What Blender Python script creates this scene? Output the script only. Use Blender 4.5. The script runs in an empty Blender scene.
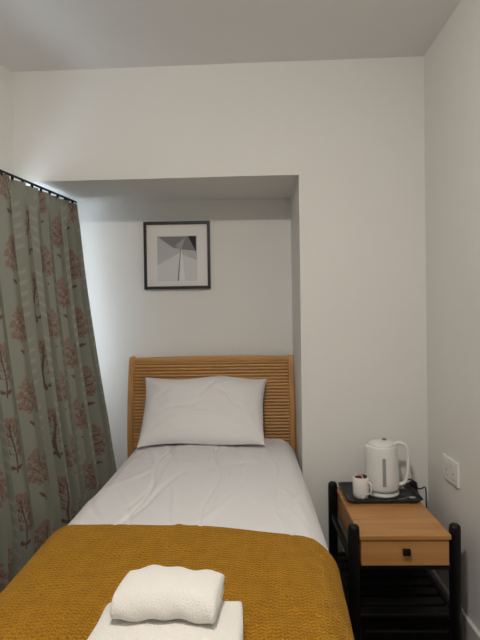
import bpy, bmesh, math, random
import numpy as np
from mathutils import Vector, Matrix, Euler
random.seed(4); rng=np.random.RandomState(7)
scene=bpy.context.scene
scene.view_settings.view_transform='Standard'
scene.view_settings.look='None'
scene.view_settings.exposure=0.0

# ---------------------------------------------------------------- helpers
def s2l(c):
    return tuple(((v/255)/12.92 if v/255<=0.04045 else ((v/255+0.055)/1.055)**2.4) for v in c)+(1.0,)
def mat(name,rgb,rough=0.6,metal=0.0,bump=None,noisecol=None,spec=0.5,sheen=0.0,emit=None,coat=0.0):
    m=bpy.data.materials.new(name); m.use_nodes=True
    nt=m.node_tree; b=nt.nodes['Principled BSDF']
    col=s2l(rgb)
    b.inputs['Base Color'].default_value=col
    b.inputs['Roughness'].default_value=rough
    b.inputs['Metallic'].default_value=metal
    b.inputs['Specular IOR Level'].default_value=spec
    b.inputs['Sheen Weight'].default_value=sheen
    b.inputs['Coat Weight'].default_value=coat
    tc=nt.nodes.new('ShaderNodeTexCoord')
    if noisecol:
        sc,amt=noisecol
        n=nt.nodes.new('ShaderNodeTexNoise'); n.inputs['Scale'].default_value=sc; n.inputs['Detail'].default_value=5
        nt.links.new(tc.outputs['Object'],n.inputs['Vector'])
        mx=nt.nodes.new('ShaderNodeMix'); mx.data_type='RGBA'
        mx.inputs[6].default_value=tuple(v*(1-amt) for v in col[:3])+(1,)
        mx.inputs[7].default_value=tuple(min(1,v*(1+amt)) for v in col[:3])+(1,)
        nt.links.new(n.outputs['Fac'],mx.inputs[0]); nt.links.new(mx.outputs[2],b.inputs['Base Color'])
    if bump:
        sc,st,di=bump
        n=nt.nodes.new('ShaderNodeTexNoise'); n.inputs['Scale'].default_value=sc; n.inputs['Detail'].default_value=4
        nt.links.new(tc.outputs['Object'],n.inputs['Vector'])
        bp=nt.nodes.new('ShaderNodeBump'); bp.inputs['Strength'].default_value=st; bp.inputs['Distance'].default_value=di
        nt.links.new(n.outputs['Fac'],bp.inputs['Height']); nt.links.new(bp.outputs['Normal'],b.inputs['Normal'])
    if emit:
        b.inputs['Emission Color'].default_value=s2l(emit[0]); b.inputs['Emission Strength'].default_value=emit[1]
    return m
def wood(name,dark,light,axis='X',scale=1.0,rough=0.45):
    m=bpy.data.materials.new(name); m.use_nodes=True
    nt=m.node_tree; b=nt.nodes['Principled BSDF']; b.inputs['Roughness'].default_value=rough
    tc=nt.nodes.new('ShaderNodeTexCoord'); mp=nt.nodes.new('ShaderNodeMapping')
    s=[34*scale]*3; s['XYZ'.index(axis)]=2.2*scale
    mp.inputs['Scale'].default_value=s
    nt.links.new(tc.outputs['Object'],mp.inputs['Vector'])
    n=nt.nodes.new('ShaderNodeTexNoise'); n.inputs['Scale'].default_value=1.0; n.inputs['Detail'].default_value=6; n.inputs['Distortion'].default_value=0.6
    nt.links.new(mp.outputs[0],n.inputs['Vector'])
    cr=nt.nodes.new('ShaderNodeValToRGB'); cr.color_ramp.elements[0].position=0.3; cr.color_ramp.elements[0].color=s2l(dark)
    cr.color_ramp.elements[1].position=0.7; cr.color_ramp.elements[1].color=s2l(light)
    nt.links.new(n.outputs['Fac'],cr.inputs[0]); nt.links.new(cr.outputs[0],b.inputs['Base Color'])
    bp=nt.nodes.new('ShaderNodeBump'); bp.inputs['Strength'].default_value=0.15; bp.inputs['Distance'].default_value=0.001
    nt.links.new(n.outputs['Fac'],bp.inputs['Height']); nt.links.new(bp.outputs['Normal'],b.inputs['Normal'])
    return m
def link(ob,parent=None):
    bpy.context.collection.objects.link(ob)
    if parent: ob.parent=parent
    return ob
def empty(name,loc=(0,0,0)):
    e=bpy.data.objects.new(name,None); e.empty_display_size=0.1; e.location=loc
    return link(e)
def mesh(name,v,f,m,parent=None,smooth=False):
    me=bpy.data.meshes.new(name); me.from_pydata([tuple(p) for p in v],[],f); me.update()
    me.materials.append(m)
    if smooth:
        me.polygons.foreach_set('use_smooth',[True]*len(me.polygons))
    return link(bpy.data.objects.new(name,me),parent)
def fixn(ob):
    bm=bmesh.new(); bm.from_mesh(ob.data); bmesh.ops.recalc_face_normals(bm,faces=bm.faces[:]); bm.to_mesh(ob.data); bm.free()
def bevel(ob,w,seg=3):
    md=ob.modifiers.new('bevel','BEVEL'); md.width=w; md.segments=seg; md.limit_method='ANGLE'; md.angle_limit=math.radians(35)
    ob.data.polygons.foreach_set('use_smooth',[True]*len(ob.data.polygons))
    wn=ob.modifiers.new('wn','WEIGHTED_NORMAL'); wn.keep_sharp=True
def prism(name,fp,z0,z1,m,parent=None):
    n=len(fp); v=[(x,y,z0) for x,y in fp]+[(x,y,z1) for x,y in fp]
    f=[tuple(range(n))[::-1],tuple(range(n,2*n))]+[(i,(i+1)%n,n+(i+1)%n,n+i) for i in range(n)]
    ob=mesh(name,v,f,m,parent); fixn(ob); return ob
def box(name,lo,hi,m,parent=None,bv=0.0,seg=3):
    ob=prism(name,[(lo[0],lo[1]),(hi[0],lo[1]),(hi[0],hi[1]),(lo[0],hi[1])],lo[2],hi[2],m,parent)
    if bv>0: bevel(ob,bv,seg)
    return ob
def loft(name,rings,m,parent=None,cap=True,smooth=True):
    n=len(rings[0]); v=[p for r in rings for p in r]; f=[]
    for i in range(len(rings)-1):
        for j in range(n):
            f.append((i*n+j,i*n+(j+1)%n,(i+1)*n+(j+1)%n,(i+1)*n+j))
    if cap: f+= [tuple(range(n))[::-1], tuple(range((len(rings)-1)*n,len(rings)*n))]
    ob=mesh(name,v,f,m,parent,smooth); fixn(ob); return ob
def lathe(name,prof,c,m,parent=None,n=40,cap=True,sx=1,sy=1):
    return loft(name,[[(c[0]+r*sx*math.cos(2*math.pi*k/n),c[1]+r*sy*math.sin(2*math.pi*k/n),c[2]+z) for k in range(n)] for r,z in prof],m,parent,cap)
def tube(name,pts,r,m,parent=None,flat=1.0,res=12):
    cu=bpy.data.curves.new(name,'CURVE'); cu.dimensions='3D'; cu.bevel_depth=r; cu.bevel_resolution=4; cu.use_fill_caps=True
    sp=cu.splines.new('NURBS'); sp.points.add(len(pts)-1)
    for i,p in enumerate(pts): sp.points[i].co=(*p,1)
    sp.use_endpoint_u=True; sp.order_u=4; sp.resolution_u=res
    ob=bpy.data.objects.new(name,cu); cu.materials.append(m); return link(ob,parent)
def gridmesh(name,P,m,parent=None,uv=None,col=None,flip=False):
    nv,nu=P.shape[:2]
    idx=np.arange(nv*nu).reshape(nv,nu)
    q=np.stack([idx[:-1,:-1],idx[:-1,1:],idx[1:,1:],idx[1:,:-1]],-1).reshape(-1,4)
    if flip: q=q[:,::-1]
    me=bpy.data.meshes.new(name)
    me.vertices.add(nv*nu); me.vertices.foreach_set('co',P.reshape(-1).astype(np.float32))
    me.loops.add(q.size); me.loops.foreach_set('vertex_index',q.reshape(-1).astype(np.int32))
    me.polygons.add(len(q)); me.polygons.foreach_set('loop_start',(np.arange(len(q))*4).astype(np.int32))
    me.polygons.foreach_set('loop_total',np.full(len(q),4,dtype=np.int32))
    me.polygons.foreach_set('use_smooth',np.ones(len(q),dtype=bool))
    me.update(calc_edges=True)
    if uv is not None:
        l=me.uv_layers.new(name='UVMap'); l.data.foreach_set('uv',uv.reshape(-1,2)[q.reshape(-1)].reshape(-1).astype(np.float32))
    if col is not None:
        a=me.color_attributes.new(name='Col',type='FLOAT_COLOR',domain='POINT')
        a.data.foreach_set('color',col.reshape(-1,4).reshape(-1).astype(np.float32))
    me.validate(); me.materials.append(m)
    return link(bpy.data.objects.new(name,me),parent)
def wav(X,Y,n=14,f0=3,f1=22,seed=1,aniso=(1,1)):
    r=np.random.RandomState(seed); o=0*X
    for i in range(n):
        f=f0*(f1/f0)**(i/(n-1)); a=r.rand()*6.28
        o=o+np.sin(X*f*math.cos(a)*aniso[0]+Y*f*math.sin(a)*aniso[1]+r.rand()*6.28+1.3*np.sin(X*f*.43+Y*f*.31+i))*(f0/f)**.8
    return o/ (n**.5)

# ---------------------------------------------------------------- materials
M_wall=mat('wall_paint',(229,228,224),0.85,bump=(160,0.08,0.001),noisecol=(1.5,0.012))
M_ceil=mat('ceiling_paint',(238,237,235),0.9)
M_floor=mat('dark_carpet',(30,27,26),0.95,bump=(300,0.6,0.004),noisecol=(60,0.3))
M_trim=mat('trim_gloss',(225,224,222),0.35)
M_white_pl=mat('white_plastic',(232,232,230),0.28)
M_grey_pl=mat('grey_plastic',(120,122,124),0.35)
M_black=mat('black_lacquer',(12,12,13),0.45,bump=(60,0.05,0.001),spec=.3)
M_tray=mat('tray_slate',(38,40,43),0.55)
M_steel=mat('steel',(190,190,190),0.25,metal=1)
M_ceram=mat('ceramic',(235,234,230),0.15,coat=0.5)
M_oak=wood('oak_honey',(156,104,50),(186,134,76),'X')
M_oakh=wood('oak_headboard',(182,132,72),(206,158,96),'X')
M_oakv=wood('oak_vertical',(174,124,64),(200,152,90),'Z')
M_oakt=wood('oak_top',(172,120,64),(198,146,86),'X',0.8,0.4)
M_linen=mat('white_cotton',(226,225,226),0.85,bump=(420,0.12,0.0008),sheen=0.1)
M_pillow=mat('white_pillowcase',(230,229,229),0.85,bump=(420,0.12,0.0008),sheen=0.1)
M_terry=mat('terry_towel',(242,239,233),0.95,bump=(300,0.9,0.005),sheen=0.3)
M_matt=mat('mattress_ticking',(215,212,205),0.9)

# ---------------------------------------------------------------- room
CZ=1.32; H=2.550
XR=0.852; XA=0.248; YB=2.89; ZS=2.0
yf=lambda x:2.40-0.027*(x-0.25)
xl=lambda y:-1.18+0.2*(y-2.4)
Y0=-1.25
T=0.12
box('floor',(-2.3,Y0-T,-0.1),(XR+T,YB+T,0),M_floor)
box('ceiling',(-2.3,Y0-T,H),(XR+T,YB+T,H+0.1),M_ceil)
box('wall_right',(XR,Y0,0),(XR+T,YB+T,H),M_wall)
box('wall_rear',(-2.3,Y0-T,0),(XR+T,Y0,H),M_wall)
prism('wall_front',[(XA,yf(XA)),(XR,yf(XR)),(XR,YB+T),(XA,YB+T)],0,H,M_wall)
prism('wall_front_lintel',[(xl(yf(-1.18)),yf(-1.18)),(XA,yf(XA)),(XA,YB),(xl(YB),YB)],ZS,H,M_wall)
box('wall_alcove',(xl(YB)-T,YB,0),(XA,YB+T,H),M_wall)
wy0,wy1,wz0,wz1=1.25,2.82,0.85,1.985
def lw(name,ya,yb,za,zb):
    prism(name,[(xl(ya),ya),(xl(yb),yb),(xl(yb)-T,yb),(xl(ya)-T,ya)],za,zb,M_wall)
lw('wall_left',Y0,wy0,0,H); lw('wall_left_head',wy0,wy1,wz1,H); lw('wall_left_sill',wy0,wy1,0,wz0); lw('wall_left_end',wy1,YB,0,H)
win=empty('window_1')
def wbar(name,ya,yb,za,zb,m,o0=0.07,o1=0.11):
    prism(name,[(xl(ya)-o0,ya),(xl(yb)-o0,yb),(xl(yb)-o1,yb),(xl(ya)-o1,ya)],za,zb,m,win)
wbar('frame_bottom',wy0,wy1,wz0,wz0+.04,M_trim); wbar('frame_top',wy0,wy1,wz1-.03,wz1,M_trim)
wbar('frame_side_1',wy0,wy0+.04,wz0+.04,wz1-.03,M_trim); wbar('frame_side_2',wy1-.03,wy1,wz0+.04,wz1-.03,M_trim)
wbar('mullion',2.0,2.05,wz0+.04,wz1-.03,M_trim)
M_glass=bpy.data.materials.new('window_glass'); M_glass.use_nodes=True
nt=M_glass.node_tree; nt.nodes.clear(); o=nt.nodes.new('ShaderNodeOutputMaterial'); t=nt.nodes.new('ShaderNodeBsdfTransparent'); g=nt.nodes.new('ShaderNodeBsdfGlossy'); g.inputs['Roughness'].default_value=0.02
mx=nt.nodes.new('ShaderNodeMixShader'); mx.inputs[0].default_value=0.06
nt.links.new(t.outputs[0],mx.inputs[1]); nt.links.new(g.outputs[0],mx.inputs[2]); nt.links.new(mx.outputs[0],o.inputs[0])
wbar('glass_1',wy0+.04,2.0,wz0+.04,wz1-.03,M_glass,.088,.092); wbar('glass_2',2.05,wy1-.03,wz0+.04,wz1-.03,M_glass,.088,.092)
bb=box('baseboard_right',(XR-0.016,Y0,0),(XR,yf(XR)-.0,0.11),M_trim,bv=0.004)
prism('baseboard_front',[(XA,yf(XA)-.016),(XR-.016,yf(XR)-.016),(XR-.016,yf(XR)),(XA,yf(XA))],0,0.11,M_trim)
box('baseboard_alcove',(xl(YB),YB-.016,0),(XA,YB,0.11),M_trim)

# ---------------------------------------------------------------- bed
bed=empty('single_bed',(0,0,0))
BX=-0.202; HB0,HB1=-0.700,0.245
def hby(z): 
    t=max(0,(z-0.55)/0.53); return 2.762+0.075*t**2.2
for nm,xa,xb in (('headboard_post_1',HB0,HB0+.030),('headboard_post_2',HB1-.030,HB1)):
    rings=[]
    zs=list(np.linspace(0,1.075,19))+[1.084,1.088]
    for i,z in enumerate(zs):
        y=hby(z); k_=0 if i<19 else (.003 if i==19 else .008)
        rings.append([(xa+k_,y-.028+k_,z),(xb-k_,y-.028+k_,z),(xb-k_,y+.022-k_,z),(xa+k_,y+.022-k_,z)])
    ob=loft(nm,rings,M_oakv,bed,smooth=False); bevel(ob,.004)
z=0.50
v=[];f=[]
pitch=.0180
while z<1.045:
    y=hby(z+.01); h=.0158; n=len(v)
    prof=[(-.002,0),(-.009,.0015),(-.0120,.0078),(-.009,.0143),(-.002,h),(.012,h),(.012,0)]
    for xx in (HB0+.029,HB1-.029):
        for (dy,dz) in prof: v.append((xx,y+dy,z+dz))
    m_=len(prof)
    for i in range(m_): f.append((n+i,n+(i+1)%m_,n+m_+(i+1)%m_,n+m_+i))
    z+=pitch
ob=mesh('headboard_slats',v,f,M_oakh,bed,False); fixn(ob)
rings=[]
for z in np.linspace(.48,1.060,14):
    y=hby(z); rings.append([(HB0+.029,y+.002,z),(HB1-.029,y+.002,z),(HB1-.029,y+.014,z),(HB0+.029,y+.014,z)])
loft('headboard_backing',rings,M_oakh,bed,smooth=False)
rings=[]
for xx in np.linspace(HB0+.028,HB1-.028,24):
    y=hby(1.07); zt=1.079+.006*math.cos((xx-BX)/.48*1.5)
    rings.append([(xx,y-.022,1.054),(xx,y-.024,zt-.006),(xx,y-.018,zt),(xx,y+.014,zt),(xx,y+.020,zt-.006),(xx,y+.020,1.054)])
ob=loft('headboard_top_rail',rings,M_oakh,bed,smooth=False); bevel(ob,.004)
box('side_rail_1',(BX-.415,.80,.20),(BX-.39,2.74,.33),M_oak,bed,.004)
box('side_rail_2',(BX+.39,.80,.20),(BX+.415,2.74,.33),M_oak,bed,.004)
box('foot_rail',(BX-.415,.775,.20),(BX+.415,.80,.36),M_oak,bed,.004)
for i,(a,b_) in enumerate(((-.40,.80),(.36,.80),(-.40,1.75),(.36,1.75))):
    box('leg_%d'%(i+1),(BX+a,b_,0),(BX+a+.045,b_+.045,.21),M_oak,bed,.004)
box('slat_base',(BX-.39,.80,.28),(BX+.39,2.74,.31),M_oak,bed)
box('mattress',(BX-.40,.80,.33),(BX+.40,2.735,.565),M_matt,bed,.04,5)

def side(s,W,r):
    a=np.abs(s); L1=W-r; L2=L1+math.pi*r/2
    th=np.clip((a-L1)/r,0,math.pi/2)
    off=np.where(a<L1,a,np.where(a<L2,L1+r*np.sin(th),W))
    drop=np.where(a<L1,0,np.where(a<L2,r*(1-np.cos(th)),r+(a-L2)))
    return off*np.sign(s),drop
creases=[]
for i in range(26):
    x0=rng.uniform(-.42,.40); y0=rng.uniform(1.5,2.45); ang=math.pi/2+rng.uniform(-.5,.5); L=rng.uniform(.12,.42)
    creases.append((x0,y0,math.cos(ang),math.sin(ang),L,rng.uniform(.008,.016),rng.choice([-1,1])*rng.uniform(.002,.006)))
for i in range(10):
    x0=rng.uniform(-.4,.38); y0=rng.uniform(2.1,2.5); ang=rng.uniform(-.6,.6)
    creases.append((x0,y0,math.cos(ang),math.sin(ang),rng.uniform(.06,.2),rng.uniform(.008,.013),rng.choice([-1,1])*rng.uniform(.002,.0045)))
for xx in (-.20,.05,.30): creases.append((xx,1.9,0,1,.9,.006,-.005))
def surface(S,Yp,W=.442,r=.095,up=0.0,wr=1.0,seed=3):
    off,dx=side(S,W+up,r+up)
    q=.86-Yp
    th=np.clip(q/.1,0,math.pi/2)
    Yv=np.where(q<=0,Yp,np.where(q<.157,.86-.1*np.sin(th),.76-up))
    dy=np.where(q<=0,0,np.where(q<.157,.1*(1-np.cos(th)),.1+(q-.157)))
    crown=.022*np.cos(np.clip(S/W,-1,1)*math.pi/2)
    X=BX+off; 
    Z=.646+up+crown-dx-dy
    w=wav(S,Yp,seed=seed,f0=5,f1=28)*.0045*wr
    for (x0,y0,c,s_,L,wd,h) in creases:
        a=(S-x0)*c+(Yp-y0)*s_; b=-(S-x0)*s_+(Yp-y0)*c+.02*np.sin(a*9+x0*20)
        Z=Z+wr*h*np.exp(-(b/wd)**2)*np.exp(-(a/L)**4)
    top=np.clip(1-dx/.1,0,1)
    Z=Z+w*(.4+.6*top)
    hang=np.clip((dx-.05)/.15,0,1)
    X=X+np.sign(S)*hang*(-.004+.006*np.sin(Yp*31+S*3))*np.where(S>0,.3,1)
    slump=np.clip((Yp-1.9)/.7,0,1)*np.clip(dx/.09,0,1)
    Z=Z-.03*slump
    nar=np.clip((1.5-Yp)/.7,0,1); X=X-np.where(S>0,1.8,0.0)*np.sign(S)*.025*nar*np.clip(np.abs(S)/W,0,1)
    wid=np.clip((1.95-Yp)/.4,0,1); X=X-np.where(S<0,.012,0)*wid*np.clip(np.abs(S)/W,0,1)
    return X,Yv,np.maximum(Z,.10)
nu,nv=400,620
s=np.linspace(-.72,.72,nu); yy=np.linspace(2.705,.45,nv)
S,Y=np.meshgrid(s,yy)
X,Yv,Z=surface(S,Y)
Z=np.maximum(Z,.30)
hs=np.clip((Y-2.62)/.09,0,1); Z=Z-hs*hs*.05
gridmesh('duvet',np.stack([X,Yv,Z],-1),M_linen,bed,uv=np.stack([S,Y],-1),flip=True)

# throw
M_thr=bpy.data.materials.new('mustard_chenille'); M_thr.use_nodes=True
nt=M_thr.node_tree; b=nt.nodes['Principled BSDF']; b.inputs['Roughness'].default_value=0.9; b.inputs['Sheen Weight'].default_value=0.25; b.inputs['Sheen Tint'].default_value=(1,.7,.2,1); b.inputs['Specular IOR Level'].default_value=.2
def nd(op,a=None,b_=None,c=None):
    n=nt.nodes.new('ShaderNodeMath'); n.operation=op
    for i,x in enumerate((a,b_,c)):
        if x is None: continue
        if isinstance(x,(int,float)): n.inputs[i].default_value=x
        else: nt.links.new(x,n.inputs[i])
    return n.outputs[0]
uvn=nt.nodes.new('ShaderNodeUVMap'); sp=nt.nodes.new('ShaderNodeSeparateXYZ'); nt.links.new(uvn.outputs[0],sp.inputs[0])
no=nt.nodes.new('ShaderNodeTexNoise'); no.inputs['Scale'].default_value=12; no.inputs['Detail'].default_value=2; nt.links.new(uvn.outputs[0],no.inputs['Vector'])
wob=nd('MULTIPLY',nd('SUBTRACT',no.outputs['Fac'],.5),.035)
u=nd('ADD',sp.outputs[0],wob); vv=nd('ADD',sp.outputs[1],wob)
tri=nd('PINGPONG',u,.0085)
ph=nd('ADD',nd('MULTIPLY',vv,2*math.pi/.0115),nd('MULTIPLY',tri,2*math.pi/.018))
rib=nd('ADD',nd('MULTIPLY',nd('SINE',ph),.5),.5)
cut=nd('ABSOLUTE',nd('SINE',nd('MULTIPLY',u,math.pi/.0085)))
hgt=nd('MULTIPLY',nd('POWER',rib,.7),nd('POWER',cut,.3))
n2=nt.nodes.new('ShaderNodeTexNoise'); n2.inputs['Scale'].default_value=200; nt.links.new(uvn.outputs[0],n2.inputs['Vector'])
hh=nd('ADD',hgt,nd('MULTIPLY',n2.outputs['Fac'],.4))
bp=nt.nodes.new('ShaderNodeBump'); bp.inputs['Strength'].default_value=.85; bp.inputs['Distance'].default_value=.0045
nt.links.new(hh,bp.inputs['Height']); nt.links.new(bp.outputs[0],b.inputs['Normal'])
n3=nt.nodes.new('ShaderNodeTexNoise'); n3.inputs['Scale'].default_value=26; nt.links.new(uvn.outputs[0],n3.inputs['Vector'])
cfac=nd('ADD',nd('MULTIPLY',hgt,.7),nd('MULTIPLY',nd('SUBTRACT',n3.outputs['Fac'],.38),.7))
cr=nt.nodes.new('ShaderNodeValToRGB'); cr.color_ramp.elements[0].color=s2l((132,85,3)); cr.color_ramp.elements[1].color=s2l((190,134,18))
nt.links.new(cfac,cr.inputs[0]); nt.links.new(cr.outputs[0],b.inputs['Base Color'])
nu,nv=320,420
s=np.linspace(-.78,.78,nu); tt=np.linspace(0,1,nv)
S,Tt=np.meshgrid(s,tt)
edge=1.492-.055*S/.44+.007*np.sin(S*9)+.003*np.sin(S*23)
Y=edge+(0.40-edge)*Tt
X,Yv,Z=surface(S,Y,up=.016,wr=.6)
Z=Z+.004*wav(S,Y,f0=4,f1=14,seed=11)
e=np.clip(1-Tt/.014,0,1); Z=Z-.013*e**2
Z=np.maximum(Z,.22)
thr=empty('bed_throw')
gridmesh('throw_cloth',np.stack([X,Yv,Z],-1),M_thr,thr,uv=np.stack([S,Y],-1),flip=True)

# pillow
n=110
a=np.linspace(-1,1,int(n*1.5)); c=np.linspace(-1,1,n)
A,C=np.meshgrid(a,c)
th=((1-np.abs(A)**2.8).clip(0)**.5)*((1-np.abs(C)**2.6).clip(0)**.5)
hw,hh_=.330,.206
ox=A*hw*(1-.05*(1-C**2)*np.abs(A)**6)
ox=ox*(1-.035*np.clip(-C,-1,1)*1.0)
oz=C*hh_
oz=oz+ .016*np.abs(A)**5*np.sign(C)
wr=wav(A*.33,C*.23,f0=9,f1=60,seed=5)*.009
rad=np.sqrt((np.abs(A)-1)**2*.4+(np.abs(C)-1)**2*.25)
wr=wr+.009*np.sin(np.arctan2(np.abs(C)-1.1,np.abs(A)-1.1)*22+A*3)*np.exp(-rad*4)*th
for (x0,z0,an,L,wd,h) in ((-.12,-.03,.3,.10,.012,-.009),(.14,.02,-.5,.09,.012,-.009),(.02,.08,1.2,.07,.012,-.007),(-.22,.05,1.0,.06,.01,-.008),(.05,-.08,.1,.12,.012,.007)):
    px_=A*hw-x0; pz_=C*hh_-z0; a1=px_*math.cos(an)+pz_*math.sin(an); b1=-px_*math.sin(an)+pz_*math.cos(an)+.015*np.sin(a1*25)
    wr=wr+h*np.exp(-(b1/wd)**2)*np.exp(-(a1/L)**4)
Pf=np.stack([ox,-(th*.092+wr*th),oz],-1); Pb=np.stack([ox,(th*.055),oz],-1)
tilt=math.radians(-47); R=np.array(Matrix.Rotation(tilt,3,'X'))
pil=empty('pillow')
ctr=np.array([-.252,2.580,.822])
for nm,P,fl in (('pillow_front',Pf,False),('pillow_back',Pb,True)):
    Q=P.copy()
    Q[...,2]+=(.012*np.sin(A*5+.5)-.006)*(C>0)*C**2 - .006*np.sin(A*4)*(C<0)*C**2
    gridmesh(nm,Q@R.T+ctr,M_pillow,pil,flip=fl)

# ---------------------------------------------------------------- towels
def towel(name,c,W,D,t,nl,rot,seed,parent,amp_=1.0):
    path=[]
    half=t*.475
    for k in range(nl):
        z=(k+.5)*t; d=-1 if k%2==0 else 1
        ya=-D/2+t; yb=D/2-(t if nl>2 else .0)-.004*k
        ys=np.linspace(yb,ya,14) if d==-1 else np.linspace(ya,yb,14)
        for y in ys: path.append((y,z))
        if k<nl-1:
            yc=ys[-1]; sg=d
            for a_ in np.linspace(0,math.pi,9)[1:-1]:
                path.append((yc+sg*math.sin(a_)*t*.5, z+t/2-math.cos(a_)*t/2))
    path=np.array(path)
    tg=np.gradient(path,axis=0); tg/=np.linalg.norm(tg,axis=1)[:,None]+1e-9
    nr=np.stack([-tg[:,1],tg[:,0]],-1)
    nx=44; xs=np.linspace(-1,1,nx); rings=[]
    for i,x in enumerate(xs):
        e=max(0,(abs(x)-1+.07)/.07); fac=math.sqrt(max(.05,1-e*e))
        xx=x*W/2
        ring=[]
        N=len(path)
        for sgn,order in ((1,range(N)),(-1,range(N-1,-1,-1))):
            for j in order:
                ee=1.0
                if j<3: ee=[.3,.75,.95][j]
                if j>N-4: ee=[.3,.75,.95][N-1-j]
                p=path[j]+sgn*nr[j]*half*fac*ee
                wx=amp_*(.0016*math.sin(x*4+seed+p[0]*20)+.0012*math.sin(x*11+p[0]*45+p[1]*90))
                crown=.010*(1-(p[0]/(D/2))**2)*(p[1]/(nl*t))*(1 if nl==2 and amp_>1 else .3)
                ring.append((xx+(.002*math.sin(p[1]*160+seed)+.002*math.sin(p[0]*40))*(1 if abs(x)>.9 else 0),p[0]+wx,max(0.0,p[1]+wx*.9+crown-.006*abs(x)**3*p[1]/t)))
        rings.append(ring)
    ob=loft(name,rings,M_terry,parent)
    ob.location=c; ob.rotation_euler=(0,0,rot)
    sm=ob.modifiers.new('sub','SUBSURF'); sm.levels=1; sm.render_levels=1
    return ob
tw=empty('folded_towels')
towel('towel_lower',(-.168,.910,.685),.290,.235,.026,2,math.radians(-1),1,tw)
towel('towel_upper',(-.168,.972,.739),.206,.135,.0255,2,math.radians(-4),2,tw,1.3)

# ---------------------------------------------------------------- curtain
NU,NV=1400,480
u=np.linspace(0,1,NU); v=np.linspace(0,1,NV); U,V=np.meshgrid(u,v)
ztop,zbot=1.962,.02
Lr=1.58; y_t=2.775-U*Lr; x_t=-.985-.19*(U*Lr)
Zc=ztop+(zbot-ztop)*V
NF=17.0
phase=2*math.pi*(NF*U+.30*np.sin(U*9)+.12*np.sin(V*3+U*15)*V)
grow=np.clip(V/.07,0,1)
amp=(.022+.026*np.clip(V*1.6,0,1))*(1+.35*np.sin(U*23+1))
shp=np.sin(phase)+.28*np.sin(2*phase+.6)
off=amp*shp*(.6+.4*grow)
flare=.17*np.clip(V/.78,0,1)**1.45
Xc=x_t+flare*(1-.25*U)+off
Yc=y_t-.022*np.cos(phase)*grow -.06*V**1.5*(1-U)
fabU=U*Lr*2.3; fabV=V*(ztop-zbot)
base=np.array(s2l((138,140,127))[:3]); rust=np.array(s2l((120,84,72))[:3]); pale=np.array(s2l((166,162,148))[:3]); dkr=np.array(s2l((92,64,56))[:3])
col=np.ones((NV,NU,4)); 
weave=.04*np.sin(fabU*900)*np.sin(fabV*700)
col[...,:3]=base*(1+weave[...,None])
def leafmask(px,py,cx,cy,ang,L,wd):
    dx=px-cx; dy=py-cy; a_=dx*math.cos(ang)+dy*math.sin(ang); b_=-dx*math.sin(ang)+dy*math.cos(ang)
    tt_=np.clip(a_/L,0,1); prof=wd*np.sin(np.pi*tt_**.9)**.8
    ins=(a_>0)&(a_<L)
    return ins&(np.abs(b_)<prof), ins&((np.abs(b_)<.16*wd)|(np.abs(b_)>prof-.0026))
def motif(px,py):
    m=np.zeros(px.shape,int)
    rr_=np.random.RandomState(5)
    trunk=(np.abs(px-.008*np.sin(py*22))<.0050)&(py>-.145)&(py<.10)
    for (cy,ln,an) in ((-.055,.075,.45),(-.015,.085,.6),(.025,.075,.8),(.060,.055,1.05)):
        for sg in (1,-1):
            ang=an if sg>0 else math.pi-an
            for q in (.30,.62,.95):
                bx=math.cos(ang)*ln*q; by=cy+math.sin(ang)*ln*q
                for da in (-.75,.1,.8):
                    l1,vn=leafmask(px,py,bx,by,ang+da+rr_.uniform(-.2,.2),.036,.0115)
                    m[l1]=1; m[l1&vn]=3
            st=leafmask(px,py,0,cy,ang,ln,.0032)[0]; m[st]=2
    for da in (-.6,0,.6):
        l1,vn=leafmask(px,py,0,.095,math.pi/2+da,.042,.013); m[l1]=1; m[l1&vn]=3
    m[trunk]=2
    for sg in (1,-1):
        l1,vn=leafmask(px,py,0,-.125,math.pi/2-sg*1.15,.055,.010); m[l1]=2
    return m
cw,ch=.30,.32
MS=1.18
ci=np.floor(fabU/cw); px=fabU-(ci+.5)*cw; vy=fabV+(ci%2)*ch/2+.10; cj=np.floor(vy/ch); py=-(vy-(cj+.5)*ch)
mm=motif(px*MS*.95,py*MS)
nz=.5+.5*np.sin(fabU*140+np.sin(fabV*90)*2)*np.sin(fabV*120+np.sin(fabU*70))
for k,cc in ((1,rust),(2,dkr),(3,rust*.55+pale*.45)):
    sel=mm==k
    w=(0.66+.30*nz[sel])[:,None] if k==1 else .88
    col[sel,:3]=cc*w+base*(1-w)
px2=px-np.sign(px)*cw/2; py2=py
l=np.zeros(px.shape,bool)
for cy in (-.10,-.05,0,.05,.10):
    for an in (.6,math.pi-.6):
        q,_=leafmask(px2,py2,0,cy,an,.05,.009); l|=q
l|=(np.abs(px2)<.002)
sel=l&(mm==0); col[sel,:3]=pale*.5+base*.5
M_cur=bpy.data.materials.new('curtain_fabric'); M_cur.use_nodes=True
nt=M_cur.node_tree; b=nt.nodes['Principled BSDF']; b.inputs['Roughness'].default_value=.85; b.inputs['Specular IOR Level'].default_value=.25
at=nt.nodes.new('ShaderNodeVertexColor'); at.layer_name='Col'; nt.links.new(at.outputs[0],b.inputs['Base Color'])
tl=nt.nodes.new('ShaderNodeBsdfTranslucent'); nt.links.new(at.outputs[0],tl.inputs[0])
mx=nt.nodes.new('ShaderNodeMixShader'); mx.inputs[0].default_value=.03
nt.links.new(b.outputs[0],mx.inputs[1]); nt.links.new(tl.outputs[0],mx.inputs[2]); nt.links.new(mx.outputs[0],nt.nodes['Material Output'].inputs[0])
cur=empty('window_curtain')
gridmesh('curtain_panel',np.stack([Xc,Yc,Zc],-1),M_cur,cur,col=col,flip=False)
rz=1.978
rx=lambda q:-.985-.19*q
tube('curtain_track',[(rx(0),2.79,rz),(rx(.5),2.79-.5,rz),(rx(1.1),2.79-1.1,rz),(rx(1.62),2.79-1.62,rz)],.006,M_black,cur)
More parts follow.
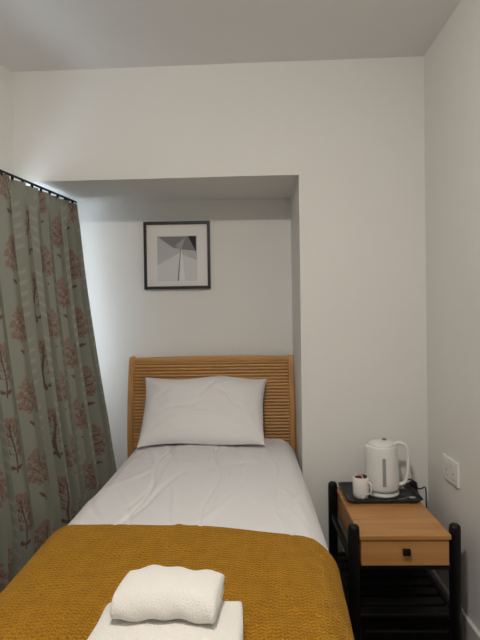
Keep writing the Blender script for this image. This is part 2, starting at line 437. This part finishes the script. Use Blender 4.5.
for i in range(22):
    q=(i+.5)/22*Lr
    lathe('glider_%02d'%(i+1),[(.004,-.022),(.007,-.016),(.007,-.006),(.004,.0)],(rx(q)+.002,2.78-q,rz),M_black,cur,n=10)
for i in range(4):
    q=.05+i*.5; x0=rx(q); y0=2.79-q
    box('track_bracket_%d'%(i+1),(xl(y0)+.001,y0-.006,rz-.003),(x0,y0+.006,rz+.005),M_black,cur)

# ---------------------------------------------------------------- picture
pic=empty('framed_picture')
px0,px1,pz0,pz1=-.618,-.228,1.478,1.874; py=YB-.001
fw=.0165
M_frame=mat('black_frame',(12,12,13),.45)
box('frame_left',(px0,py-.024,pz0),(px0+fw,py,pz1),M_frame,pic,.002); box('frame_right',(px1-fw,py-.024,pz0),(px1,py,pz1),M_frame,pic,.002)
box('frame_lower',(px0+fw,py-.024,pz0),(px1-fw,py,pz0+fw),M_frame,pic,.002); box('frame_upper',(px0+fw,py-.024,pz1-fw),(px1-fw,py,pz1),M_frame,pic,.002)
M_matb=mat('mount_board',(232,231,228),.8)
box('mount_board',(px0+fw,py-.012,pz0+fw),(px1-fw,py-.002,pz1-fw),M_matb,pic)
ax0,ax1,az0,az1=-.540,-.306,1.525,1.790
def art(nm,pts,rgb,k):
    m=mat('print_'+nm,rgb,.7)
    v=[(ax0+a_*(ax1-ax0),py-.0125-.0002*k,az0+c_*(az1-az0)) for a_,c_ in pts]
    mesh('print_'+nm,v,[tuple(range(len(v)))],m,pic)
art('ground',[(0,0),(1,0),(1,1),(0,1)],(184,184,185),1)
art('sky',[(0,0),(1,0),(1,.45),(.55,.62),(0,.35)],(210,211,211),2)
art('roof',[(.02,.98),(.98,.98),(.98,.66),(.62,.70),(.40,.74)],(124,124,126),3)
art('black_triangle',[(.78,.99),(.98,.99),(.98,.64)],(22,22,24),4)  # black triangle printed in the upper right corner of the artwork
art('shard',[(.45,.78),(.72,.98),(.60,.66)],(156,156,158),4)
art('mast',[(.50,0),(.54,0),(.60,.68),(.58,.68)],(130,130,132),5)
art('mast_light',[(.54,0),(.70,0),(.62,.66),(.60,.68)],(226,227,227),5)

# ---------------------------------------------------------------- nightstand
ns=empty('bedside_table')
nx0,nx1,ny0,ny1,nz=.405,.738,1.845,2.360,.487
box('top',(nx0-.004,ny0-.008,nz-.02),(nx1+.004,ny1,nz),M_oakt,ns,.004)
box('side_panel_1',(nx0,ny0+.02,.375),(nx0+.016,ny1,nz-.02),M_oak,ns,.001)
box('side_panel_2',(nx1-.016,ny0+.02,.375),(nx1,ny1,nz-.02),M_oak,ns,.001)
box('back_panel',(nx0+.016,ny1-.016,.375),(nx1-.016,ny1,nz-.02),M_oak,ns)
box('bottom_panel',(nx0+.016,ny0+.02,.375),(nx1-.016,ny1-.016,.387),M_oak,ns)
box('drawer_front',(nx0+.002,ny0,.368),(nx1-.002,ny0+.019,nz-.023),M_oakt,ns,.003)
lathe('knob_stem',[(.007,0),(.007,.012)],(0,0,0),M_black,ns,n=16).matrix_world=Matrix.Translation((.572,ny0,.427))@Matrix.Rotation(math.pi/2,4,'X')
box('knob',(.558,ny0-.022,.414),(.587,ny0-.010,.440),M_black,ns,.004)
lx=(nx0-.022,nx1+.026); ly=(ny0+.018,ny1-.022)
k=0
for x_ in lx:
    for y_ in ly:
        k+=1
        lathe('leg_%d'%k,[(.015,0),(.0215,.012),(.0215,.498),(.020,.511),(.014,.517)],(x_,y_,0),M_black,ns,n=28)
for i,x_ in enumerate(lx):
    box('side_stretcher_%d'%(i+1),(x_-.009,ly[0],.150),(x_+.009,ly[1],.180),M_black,ns,.003)
    box('upper_stretcher_%d'%(i+1),(x_-.009,ly[0],.345),(x_+.009,ly[1],.372),M_black,ns,.003)
box('front_stretcher',(lx[0],ly[0]-.009,.348),(lx[1],ly[0]+.009,.368),M_black,ns,.003)
box('rear_stretcher',(lx[0],ly[1]-.009,.150),(lx[1],ly[1]+.009,.180),M_black,ns,.003)
for i in range(7):
    ya=ly[0]+.0+i*.068
    box('shelf_slat_%d'%(i+1),(lx[0],ya,.160),(lx[1],ya+.05,.174),M_black,ns,.002)

# tray
tr=empty('serving_tray')
tx0,tx1,ty0,ty1,tz=.410,.748,2.130,2.372,nz+.0008
def rr(x0,x1,y0,y1,r,z,n=6):
    o=[]
    for cx,cy,a0 in ((x1-r,y1-r,0),(x0+r,y1-r,90),(x0+r,y0+r,180),(x1-r,y0+r,270)):
        for i in range(n+1):
            a_=math.radians(a0+90*i/n); o.append((cx+r*math.cos(a_),cy+r*math.sin(a_),z))
    return o
rings=[rr(tx0+.020,tx1-.020,ty0+.012,ty1-.035,.02,tz),rr(tx0+.0,tx1,ty0,ty1,.025,tz+.030-.012),rr(tx0+.004,tx1-.004,ty0+.004,ty1-.004,.022,tz+.019),rr(tx0+.018,tx1-.018,ty0+.016,ty1-.030,.018,tz+.004)]
ob=loft('tray_body',rings,M_tray,tr,smooth=False); bevel(ob,.0015,2)
tzt=tz+.0050
# kettle
kt=empty('electric_kettle'); kx,ky=.598,2.262
KS=1.07
def kz(z_): return tzt+z_*KS
n=48
lathe('power_base',[(.072,0),(.076,.004),(.076,.012),(.069,.0185)],(kx,ky,tzt),M_white_pl,kt)
lathe('base_gap',[(.066,.0183),(.066,.0215)],(kx,ky,tzt),M_grey_pl,kt)
prof=[(.070,.0195),(.076,.022),(.0775,.035),(.076,.08),(.073,.13),(.069,.175),(.0655,.200),(.063,.207)]
rings=[]
for r,zz in prof:
    ring=[]
    for k in range(n):
        a_=2*math.pi*k/n; rr_=r
        d=math.cos(a_-math.radians(190)); 
        sp_=max(0,d)**14*.018*max(0,(zz-.12)/.085)
        rr_=r+sp_; ring.append((kx+rr_*math.cos(a_),ky+rr_*math.sin(a_),kz(zz)+sp_*.25))
    rings.append(ring)
loft('body',rings,M_white_pl,kt)
lathe('lid',[(.0605,.203*KS),(.061,.212*KS),(.054,.219*KS),(.032,.226*KS),(.010,.228*KS)],(kx,ky,tzt),M_white_pl,kt)
lathe('lid_button',[(.010,.227*KS),(.010,.232*KS),(.006,.234*KS)],(kx+.012,ky,tzt),M_grey_pl,kt,n=20)
hp=[(.050,.212),(.078,.220),(.101,.210),(.113,.180),(.115,.130),(.109,.080),(.096,.050),(.068,.042)]
ha=math.radians(-14)
P=[Vector((a_,c_*KS)) for a_,c_ in hp]
def cat(P,m=8):
    o=[]
    for i in range(len(P)-1):
        p0=P[max(i-1,0)];p1=P[i];p2=P[i+1];p3=P[min(i+2,len(P)-1)]
        for j in range(m):
            t=j/m; o.append(.5*((2*p1)+(-p0+p2)*t+(2*p0-5*p1+4*p2-p3)*t*t+(-p0+3*p1-3*p2+p3)*t**3))
    o.append(P[-1]); return o
cp=cat(P); rings=[]
for i,p in enumerate(cp):
    t=(cp[min(i+1,len(cp)-1)]-cp[max(i-1,0)]).normalized(); nr=Vector((-t.y,t.x))
    ring=[]
    for k in range(16):
        a_=2*math.pi*k/16; o1=.0085*math.cos(a_); o2=.013*math.sin(a_)
        rx_=p.x+nr.x*o1; rz_=p.y+nr.y*o1
        ring.append((kx+rx_*math.cos(ha)-o2*math.sin(ha),ky+rx_*math.sin(ha)+o2*math.cos(ha),tzt+rz_))
    rings.append(ring)
loft('handle',rings,M_white_pl,kt)
ga=math.radians(-97); v=[];f=[]
zz=np.linspace(.05,.165,10)
for i,z_ in enumerate(zz):
    r_=np.interp(z_,[p[1] for p in prof],[p[0] for p in prof])+.0015
    for da in (-.10,-.04,.04,.10):
        rr2=r_+(0 if abs(da)>.05 else .0015); a_=ga+da
        v.append((kx+rr2*math.cos(a_),ky+rr2*math.sin(a_),kz(z_)))
for i in range(9):
    for j in range(3): f.append((i*4+j,i*4+j+1,i*4+5+j,i*4+4+j))
mesh('water_gauge',v,f,mat('gauge_plastic',(150,155,158),.2),kt,True)
box('switch',(kx+.072,ky-.030,tzt+.026),(kx+.092,ky-.012,tzt+.036),M_grey_pl,kt,.003)
tube('power_cord',[(kx+.07,ky+.02,tzt+.008),(kx+.10,ky+.035,tzt+.03),(kx+.13,ky+.02,tzt+.065),(kx+.155,ky-.0,tzt+.045),(kx+.150,ky-.03,tzt+.024),(kx+.175,ky-.02,tzt+.024),(.805,2.28,nz+.03),(.825,2.335,nz-.03),(.825,2.34,.2),(.826,2.34,.05)],.0032,M_black,kt)
# mug
mg=empty('coffee_mug'); mx_,my_=.488,2.205
lathe('mug_body',[(.026,0),(.033,.003),(.036,.02),(.0365,.05),(.0365,.094),(.0350,.096),(.0335,.094),(.0332,.05),(.030,.008),(.0,.006)],(mx_,my_,tzt),M_ceram,mg,cap=False)
hp=[Vector(q) for q in ((.034,.074),(.048,.078),(.056,.064),(.056,.044),(.048,.028),(.034,.024))]
cp=cat(hp); rings=[]; ha=math.radians(-50)
for i,p in enumerate(cp):
    t=(cp[min(i+1,len(cp)-1)]-cp[max(i-1,0)]).normalized(); nr=Vector((-t.y,t.x)); ring=[]
    for k in range(12):
        a_=2*math.pi*k/12; o1=.0035*math.cos(a_); o2=.005*math.sin(a_)
        rx_=p.x+nr.x*o1; ring.append((mx_+rx_*math.cos(ha)-o2*math.sin(ha),my_+rx_*math.sin(ha)+o2*math.cos(ha),tzt+p.y+nr.y*o1))
    rings.append(ring)
loft('mug_handle',rings,M_ceram,mg)
cols=[(96,30,28),(196,186,170),(70,44,36),(120,34,32),(44,40,38)]
for i in range(5):
    m=mat('sachet_%d'%i,cols[i],.5)
    ob=box('tea_sachet_%d'%(i+1),(-.016,-.003,-.03),(.016,.003,.03),m,mg,.001)
    ob.location=(mx_-.010+.005*i,my_-.012+.006*i,tzt+.071+.003*(i%2)); ob.rotation_euler=(.12*(i-2),.12*math.sin(i*2),.3*math.cos(i))
# spoon
sp_=empty('teaspoon')
tube('spoon_handle',[(.708,2.180,tzt+.004),(.690,2.185,tzt+.007),(.665,2.168,tzt+.007),(.640,2.162,tzt+.004)],.002,M_steel,sp_)
ob=lathe('spoon_bowl',[(.001,-.003),(.008,-.002),(.013,.001),(.0145,.003),(.013,.0025),(.008,0),(.001,-.001)],(0,0,0),M_steel,sp_,n=24,cap=False,sx=1.2)
ob.location=(.709,2.180,tzt+.005)
# ---------------------------------------------------------------- socket
so=empty('double_wall_socket')
sy0,sy1,sz0,sz1=2.020,2.180,.595,.697
M_sock=mat('socket_plastic',(238,238,236),.25)
box('face_plate',(XR-.010,sy0,sz0),(XR,sy1,sz1),M_sock,so,.003)
M_hole=mat('socket_hole',(20,20,20),.6)
for j,yc in enumerate((sy0+.045,sy1-.045)):
    box('rocker_%d'%(j+1),(XR-.0140,yc-.007,sz1-.030),(XR-.010,yc+.007,sz1-.010),M_sock,so,.001)
    box('earth_hole_%d'%(j+1),(XR-.0105,yc-.002,sz0+.040),(XR-.0098,yc+.002,sz0+.049),M_hole,so)
    for d in (-.011,.011):
        box('pin_hole_%d'%(j+1),(XR-.0105,yc+d-.003,sz0+.020),(XR-.0098,yc+d+.003,sz0+.024),M_hole,so)

# ---------------------------------------------------------------- lights
cl=empty('ceiling_light')
lxx,lyy=-.15,.42
lathe('lamp_base',[(.10,0),(.10,-.02),(.095,-.025)],(lxx,lyy,H-.001),M_white_pl,cl)
M_em=mat('lamp_diffuser',(255,250,240),.4,emit=((255,247,238),275))
lathe('lamp_diffuser',[(.090,-.026),(.088,-.042),(.078,-.060),(.058,-.074),(.030,-.081),(.001,-.083)],(lxx,lyy,H-.001),M_em,cl)
w=bpy.data.worlds.new('World'); scene.world=w; w.use_nodes=True
bg=w.node_tree.nodes['Background']; bg.inputs[0].default_value=(.74,.87,1.0,1); bg.inputs[1].default_value=4.5

# ---------------------------------------------------------------- camera
cam=bpy.data.cameras.new('camera'); co=bpy.data.objects.new('camera',cam); link(co)
cam.sensor_width=36; cam.sensor_fit='AUTO'; cam.lens=490/640*36; cam.clip_start=.02
yaw=math.atan(10/490); pitch=-math.atan(5/490); roll=-.014
co.matrix_world=Matrix.Translation((0,0,CZ))@Matrix.Rotation(yaw,4,'Z')@Matrix.Rotation(math.pi/2+pitch,4,'X')@Matrix.Rotation(roll,4,'Z')
scene.camera=co
